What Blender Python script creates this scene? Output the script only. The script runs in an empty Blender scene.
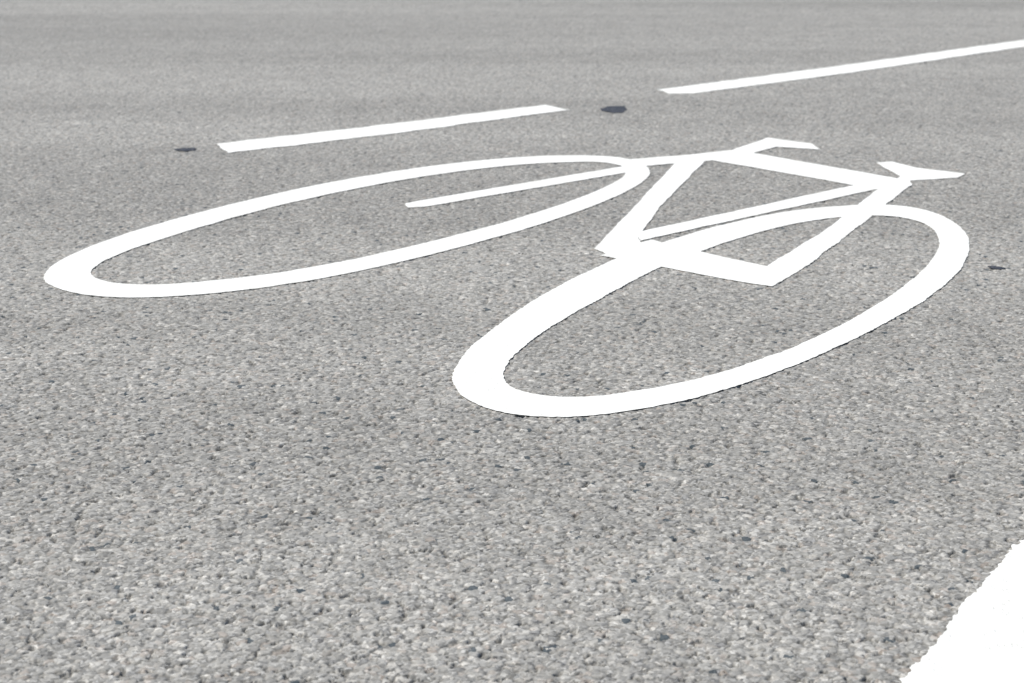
import bpy, math, random
import numpy as np
from mathutils import Vector, noise, geometry
sc=bpy.context.scene
F=1649.0; th=math.atan(461.5/F); CH=1.0
# ---- all markings: survey coordinates on the road plane, millimetres (x,y)
def W(s):
    return [tuple(float(v)/1000 for v in q.split(',')) for q in s.split(';')]
LO=W("-1233,4233;-1234,4375;-1179,4619;-973,5060;-563,5667;-227,5981;181,6163;367,6139;485,5959;474,5687;395,5456;116,4935;-174,4526;-546,4132;-781,4005;-949,3974;-1117,4047")
LI=W("-1115,4256;-1112,4399;-931,4830;-543,5456;-220,5789;176,6003;341,6003;410,5873;366,5628;153,5191;-180,4701;-564,4280;-806,4143;-954,4111;-1054,4154")
RO=W("-127,3291;-111,3440;-28,3716;123,4100;251,4351;836,5060;1077,5175;1236,5175;1323,5012;1328,4729;1263,4462;1131,4143;926,3808;703,3503;516,3284;334,3127;171,3044;73,3025;-23,3069;-101,3166")
RI=W("-23,3291;-2,3425;64,3628;218,3954;396,4303;802,4845;1042,4997;1192,4981;1247,4830;1224,4619;1105,4303;903,3924;643,3544;438,3327;282,3214;137,3160;36,3186")
FR=[W(s) for s in ("-346,5208;-329,5141;-273,5158;404,5789;414,5937;-298,5260",
"231,4539;328,4919;616,6071;732,6116;470,5158;365,4687;375,4375;275,4437",
"419,6071;672,6186;858,6306;886,6234;732,6048;449,5916",
"850,6306;1030,6612;1180,6456;1185,6306;1027,6380;891,6186",
"738,6234;874,6282;1360,5647;1266,5456;1184,5512;711,6093",
"365,4757;1231,5608;1279,5512;1155,5401;368,4646",
"243,4449;398,4659;525,4500;682,4315;661,4089;612,4122;385,4327",
"682,4315;960,4859;1256,5531;1366,5569;1057,4889;772,4280;661,4089",
"1336,6003;1399,6026;1457,5894;1604,5768;1554,5687;1373,5628;1357,5531;1247,5493;1357,5707")]
DASH=[W("-1164,6456;-636,6890;152,7623;257,7451;-460,6748;-831,6430;-1080,6234"),
W("722,8188;1831,9280;3323,10834;4098,11654;3939,11192;3184,10368;1819,8933;873,8029;757,8029")]
EDGE=W("496,1915;564,2029;675,2218;748,2335;815,2435;1062,2813;1473,3386")
def loop(pts,N=200):
    p=np.array(pts);m=p.mean(0);q=p-m
    x,y=q[:,0],q[:,1]
    a,b,c,d,e=np.linalg.lstsq(np.c_[x*x,x*y,y*y,x,y],np.ones(len(q)),rcond=None)[0]
    cen=np.linalg.solve(np.array([[2*a,b],[b,2*c]]),[-d,-e])
    k=1+a*cen[0]**2+b*cen[0]*cen[1]+c*cen[1]**2
    w,V=np.linalg.eigh(np.array([[a,b/2],[b/2,c]])/k);r=1/np.sqrt(w)
    if np.linalg.det(V)<0:V[:,1]*=-1
    if (V[:,0]@np.array([1,1]))<0:V*=-1
    u=((q-cen)@V)/r
    t=np.arctan2(u[:,1],u[:,0]);rr=np.hypot(u[:,0],u[:,1]);o=np.argsort(t);t=t[o];rr=rr[o]
    g=np.linspace(-math.pi,math.pi,N,endpoint=False)
    R=np.interp(g,np.r_[t-2*math.pi,t,t+2*math.pi],np.r_[rr,rr,rr])
    ker=np.hanning(21);ker/=ker.sum();R=np.convolve(np.r_[R[-10:],R,R[:10]],ker,'valid')
    P=np.c_[np.cos(g)*R*r[0],np.sin(g)*R*r[1]]@V.T+cen+m
    return [tuple(v) for v in P]
polys=[]
def ring(o,i):
    o=loop(o);i=loop(i);n=len(o)
    for k in range(n):polys.append([o[k],o[(k+1)%n],i[(k+1)%n],i[k]])
ring(LO,LI);ring(RO,RI);polys+=FR
def densify(g,step=0.012):
    out=[]
    for a,b in zip(g,g[1:]+g[:1]):
        L=math.dist(a,b);n=max(1,int(L/step))
        for k in range(n):
            t=k/n;out.append((a[0]+(b[0]-a[0])*t,a[1]+(b[1]-a[1])*t))
    return out
def jit(p,amp):
    v=Vector((p[0]*100,p[1]*100,0)); n=noise.noise_vector(v); m=noise.noise_vector(v*.1+Vector((9,3,1)))
    return (p[0]+amp*(n.x+1.2*m.x),p[1]+amp*(n.y+1.2*m.y))
ZP=.0017
def sheet(name,gpolys,z,mat,amp=.006,step=.012):
    vs=[];fs=[]
    for g in gpolys:
        area=sum(a[0]*b[1]-b[0]*a[1] for a,b in zip(g,g[1:]+g[:1]))
        if area<0:g=g[::-1]
        d=[jit(p,amp) for p in densify(g,step)]
        fs.append(list(range(len(vs),len(vs)+len(d))));vs+= [Vector(p) for p in d]
    r=geometry.delaunay_2d_cdt(vs,[],fs,0,1e-6)
    faces=[list(f) for f,of in zip(r[2],r[5]) if len(of)>0]
    me=bpy.data.meshes.new(name);me.from_pydata([(v.x,v.y,z) for v in r[0]],[],faces);me.update()
    for p in me.polygons:
        if p.normal.z<0:p.flip()
    o=bpy.data.objects.new(name,me);sc.collection.objects.link(o);me.materials.append(mat);return o

class NT:
    def __init__(s,mat):
        mat.use_nodes=True;s.n=mat.node_tree.nodes;s.l=mat.node_tree.links;s.n.clear()
    def new(s,t,ins={},**k):
        nd=s.n.new(t)
        for a,b in k.items():setattr(nd,a,b)
        for a,b in ins.items():
            if isinstance(b,bpy.types.NodeSocket):s.l.new(b,nd.inputs[a])
            else:nd.inputs[a].default_value=b
        return nd
    def math(s,op,a,b=0.0,c=0.0,clamp=False):
        return s.new('ShaderNodeMath',{0:a,1:b,2:c},operation=op,use_clamp=clamp).outputs[0]
    def rng(s,v,a,b,c,d):
        return s.new('ShaderNodeMapRange',{0:v,1:a,2:b,3:c,4:d}).outputs[0]
    def mix(s,f,a,b,bt='MIX'):
        nd=s.n.new('ShaderNodeMix');nd.data_type='RGBA';nd.blend_type=bt
        for i,v in ((0,f),(6,a),(7,b)):
            if isinstance(v,bpy.types.NodeSocket):s.l.new(v,nd.inputs[i])
            else:nd.inputs[i].default_value=v
        return nd.outputs[2]
    def ramp(s,f,st):
        nd=s.n.new('ShaderNodeValToRGB');s.l.new(f,nd.inputs[0]);e=nd.color_ramp.elements
        while len(e)<len(st):e.new(0.5)
        for q,(p,c) in zip(e,st):q.position=p;q.color=(c[0],c[1],c[2],1) if not isinstance(c,float) else (c,c,c,1)
        return nd.outputs[0]
def stones(t):
    co=t.new('ShaderNodeTexCoord').outputs['Object']
    co=t.new('ShaderNodeVectorMath',{0:co,1:(1,1,0)},operation='MULTIPLY').outputs[0]
    nz=t.new('ShaderNodeTexNoise',{'Vector':co,'Scale':100.0,'Detail':1.0},noise_dimensions='2D').outputs['Color']
    off=t.new('ShaderNodeVectorMath',{0:nz,1:(.5,.5,.5)},operation='SUBTRACT').outputs[0]
    off=t.new('ShaderNodeVectorMath',{0:off,'Scale':.013},operation='SCALE').outputs[0]
    wc=t.new('ShaderNodeVectorMath',{0:co,1:off},operation='ADD').outputs[0]
    v1=t.new('ShaderNodeTexVoronoi',{'Vector':wc,'Scale':96.0},voronoi_dimensions='2D')
    v2=t.new('ShaderNodeTexVoronoi',{'Vector':wc,'Scale':215.0},voronoi_dimensions='2D')
    pit=t.new('ShaderNodeTexNoise',{'Vector':co,'Scale':42.0,'Detail':3.0,'Roughness':.7},noise_dimensions='2D').outputs[0]
    dome=t.math('SUBTRACT',1.0,t.math('POWER',v1.outputs['Distance'],2.0))
    dome2=t.math('SUBTRACT',1.0,v2.outputs['Distance'])
    pitm=t.rng(pit,.33,.40,0.0,1.0)
    rnd=t.new('ShaderNodeSeparateColor',{0:v1.outputs['Color']})
    h=t.math('MULTIPLY_ADD',dome,.9,t.math('MULTIPLY',dome2,.35))
    h=t.math('MULTIPLY_ADD',rnd.outputs[2],.7,h)
    h=t.math('MULTIPLY_ADD',pitm,1.3,h)
    h=t.math('SMOOTH_MIN',h,2.7,.35)   # traffic-polished stone tops
    return co,v1,v2,pitm,h,rnd
def asphalt(name,disp):
    m=bpy.data.materials.new(name);t=NT(m)
    co,v1,v2,pitm,h,rnd=stones(t)
    base=t.ramp(rnd.outputs[0],[(0,(.11,.112,.118)),(.10,(.205,.203,.198)),(.4,(.255,.252,.243)),(.7,(.30,.293,.278)),(.78,(.335,.285,.25)),(.83,(.32,.312,.295)),(.95,(.40,.388,.365)),(1,(.58,.56,.53))])
    r2=t.new('ShaderNodeSeparateColor',{0:v2.outputs['Color']})
    sm=t.ramp(r2.outputs[0],[(0,.05),(.15,.17),(.6,.285),(.88,.40),(1,.60)])
    c=t.mix(.5,base,sm)
    crev=t.rng(v1.outputs['Distance'],.5,.85,0.0,.6)
    c=t.mix(crev,c,(.11,.107,.10,1))
    c=t.mix(t.math('MULTIPLY',t.math('SUBTRACT',1.0,pitm),.6),c,(.06,.058,.054,1))
    dk=t.math('MULTIPLY',t.rng(rnd.outputs[1],.991,.992,0.0,1.0),.85)
    c=t.mix(dk,c,(.040,.056,.070,1))
    rot=t.new('ShaderNodeMapping',{0:co,'Rotation':(0,0,math.radians(45)),'Scale':(.10,1.0,1)}).outputs[0]
    b=t.new('ShaderNodeTexNoise',{'Vector':rot,'Scale':.9,'Detail':2.0},noise_dimensions='2D').outputs[0]
    b2=t.new('ShaderNodeTexNoise',{'Vector':co,'Scale':5.0,'Detail':4.0,'Roughness':.6},noise_dimensions='2D').outputs[0]
    k=t.math('MULTIPLY',t.rng(b,.3,.7,.90,1.10),t.rng(b2,.25,.75,.95,1.13))
    kc=t.new('ShaderNodeCombineColor',{0:k,1:t.math('MULTIPLY',k,.98),2:t.math('MULTIPLY',k,.925)}).outputs[0]
    c=t.mix(1.0,c,kc,'MULTIPLY')
    bs=t.new('ShaderNodeBsdfPrincipled',{'Base Color':c,'Roughness':.9,'Specular IOR Level':.25})
    out=t.new('ShaderNodeOutputMaterial',{0:bs.outputs[0]})
    if disp:
        dn=t.new('ShaderNodeDisplacement',{'Height':h,'Midlevel':2.65,'Scale':.0036})
        t.l.new(dn.outputs[0],out.inputs[2]);m.displacement_method='DISPLACEMENT'
    else:
        bp=t.new('ShaderNodeBump',{'Height':h,'Strength':1.0,'Distance':.0036}).outputs[0]
        t.l.new(bp,bs.inputs['Normal'])
    return m
def paint():
    m=bpy.data.materials.new('road_paint');t=NT(m)
    co,v1,v2,pitm,h,rnd=stones(t)
    b2=t.new('ShaderNodeTexNoise',{'Vector':co,'Scale':6.0,'Detail':5.0,'Roughness':.7},noise_dimensions='2D').outputs[0]
    c=t.mix(t.rng(b2,.38,.66,0.0,1.0),(.82,.815,.775,1),(.73,.72,.672,1))
    pn=t.new('ShaderNodeTexNoise',{'Vector':co,'Scale':170.0,'Detail':2.0,'Roughness':.7},noise_dimensions='2D').outputs[0]
    c=t.mix(t.rng(pn,.37,.28,0.0,.5),c,(.45,.44,.40,1))
    c=t.mix(t.math('MULTIPLY',t.math('SUBTRACT',1.0,pitm),.15),c,(.42,.41,.37,1))
    bp=t.new('ShaderNodeBump',{'Height':h,'Strength':.32,'Distance':.0025}).outputs[0]
    bs=t.new('ShaderNodeBsdfPrincipled',{'Base Color':c,'Roughness':.75,'Specular IOR Level':.3,'Normal':bp})
    t.new('ShaderNodeOutputMaterial',{0:bs.outputs[0]});return m
def tar():
    m=bpy.data.materials.new('tar');t=NT(m)
    co,v1,v2,pitm,h,rnd=stones(t)
    c=t.mix(rnd.outputs[0],(.015,.018,.026,1),(.06,.06,.07,1))
    bp=t.new('ShaderNodeBump',{'Height':h,'Strength':.9,'Distance':.004}).outputs[0]
    bs=t.new('ShaderNodeBsdfPrincipled',{'Base Color':c,'Roughness':.6,'Normal':bp})
    t.new('ShaderNodeOutputMaterial',{0:bs.outputs[0]});return m
A=asphalt('asphalt_rough',True);A2=asphalt('asphalt_far',False);P=paint();T=tar()
me=bpy.data.meshes.new('ground');me.from_pydata([(-300,-300,-.013),(300,-300,-.013),(300,600,-.013),(-300,600,-.013)],[],[(0,1,2,3)]);me.materials.append(A2)
o=bpy.data.objects.new('ground',me);sc.collection.objects.link(o)
ys=[1.7]
while ys[-1]<18:
    y=ys[-1];ys.append(y+y*(.00092 if y<4.5 else .00092+.0006*(y-4.5)))
ys=np.array(ys);S=np.linspace(-.55,.62,1260)
nr,nc=len(ys),len(S)
X=(ys[:,None]*S[None,:]).astype(np.float32);Y=np.repeat(ys[:,None],nc,1).astype(np.float32)
V=np.stack([X,Y,np.zeros_like(X)],-1).reshape(-1)
i=(np.arange(nr-1)[:,None]*nc+np.arange(nc-1)[None,:]).reshape(-1)
Q=np.stack([i,i+1,i+nc+1,i+nc],-1).reshape(-1).astype(np.int32)
me=bpy.data.meshes.new('asphalt_road');me.vertices.add(nr*nc);me.vertices.foreach_set('co',V)
n=len(i);me.loops.add(n*4);me.loops.foreach_set('vertex_index',Q);me.polygons.add(n)
me.polygons.foreach_set('loop_start',np.arange(n,dtype=np.int32)*4)
me.polygons.foreach_set('use_smooth',np.ones(n,dtype=bool))
me.update(calc_edges=True);me.materials.append(A)
o=bpy.data.objects.new('asphalt_road',me);sc.collection.objects.link(o)

sheet('bicycle_road_marking',polys,ZP,P,.003,.006)
sheet('dashed_lane_line',DASH,ZP,P,.008,.015)
g=[(EDGE[0][0]-.6,EDGE[0][1]-1.0)]+EDGE+[(2.4,4.6),(5,7.7)]
gr=[(x+.24,y-.14) for x,y in g]
sheet('edge_line',[g+gr[::-1]],ZP,P,.007,.005)
def blob(cx,cy,rx,ry,seed):
    random.seed(seed);pts=[]
    ph=[random.uniform(0,6.28) for _ in range(4)]
    for i in range(40):
        a=2*math.pi*i/40
        r=.95+.15*math.sin(a+ph[0])+.14*math.sin(2*a+ph[1])+.10*math.sin(3*a+ph[2])+.06*math.sin(7*a+ph[3])
        pts.append((cx+rx*r*math.cos(a),cy+ry*r*math.sin(a)))
    return pts
sheet('tar_spot',[blob(.456,7.451,.066,.11,1)],ZP,T,.006,.006)
sheet('tar_spot.001',[blob(-1.252,6.318,.052,.038,5)],ZP,T,.006,.006)
sheet('tar_spot.002',[blob(1.290,4.303,.022,.018,3)],ZP,T,.003,.004)
az=math.radians(275);el=math.radians(52)
d=Vector((math.sin(az)*math.cos(el),math.cos(az)*math.cos(el),math.sin(el)))
s=bpy.data.lights.new('sun','SUN');s.energy=5.0;s.angle=math.radians(.5);s.color=(1,.965,.90)
so=bpy.data.objects.new('sun',s);so.rotation_euler=d.to_track_quat('Z','Y').to_euler();sc.collection.objects.link(so)
w=bpy.data.worlds.new('World');sc.world=w;w.use_nodes=True
sk=w.node_tree.nodes.new('ShaderNodeTexSky');sk.sky_type='NISHITA';sk.sun_disc=False;sk.sun_elevation=el;sk.sun_rotation=az
bg=w.node_tree.nodes['Background'];bg.inputs[1].default_value=.12;w.node_tree.links.new(sk.outputs[0],bg.inputs[0])
cd=bpy.data.cameras.new('camera');cd.sensor_width=36;cd.lens=F*36/1024;cd.clip_end=2000
co=bpy.data.objects.new('camera',cd);co.location=(0,0,CH);co.rotation_euler=(math.pi/2-th,0,0);sc.collection.objects.link(co);sc.camera=co
cd.dof.use_dof=True;cd.dof.focus_distance=3.1;cd.dof.aperture_fstop=8
sc.view_settings.view_transform='Standard';sc.view_settings.look='None';sc.view_settings.exposure=0
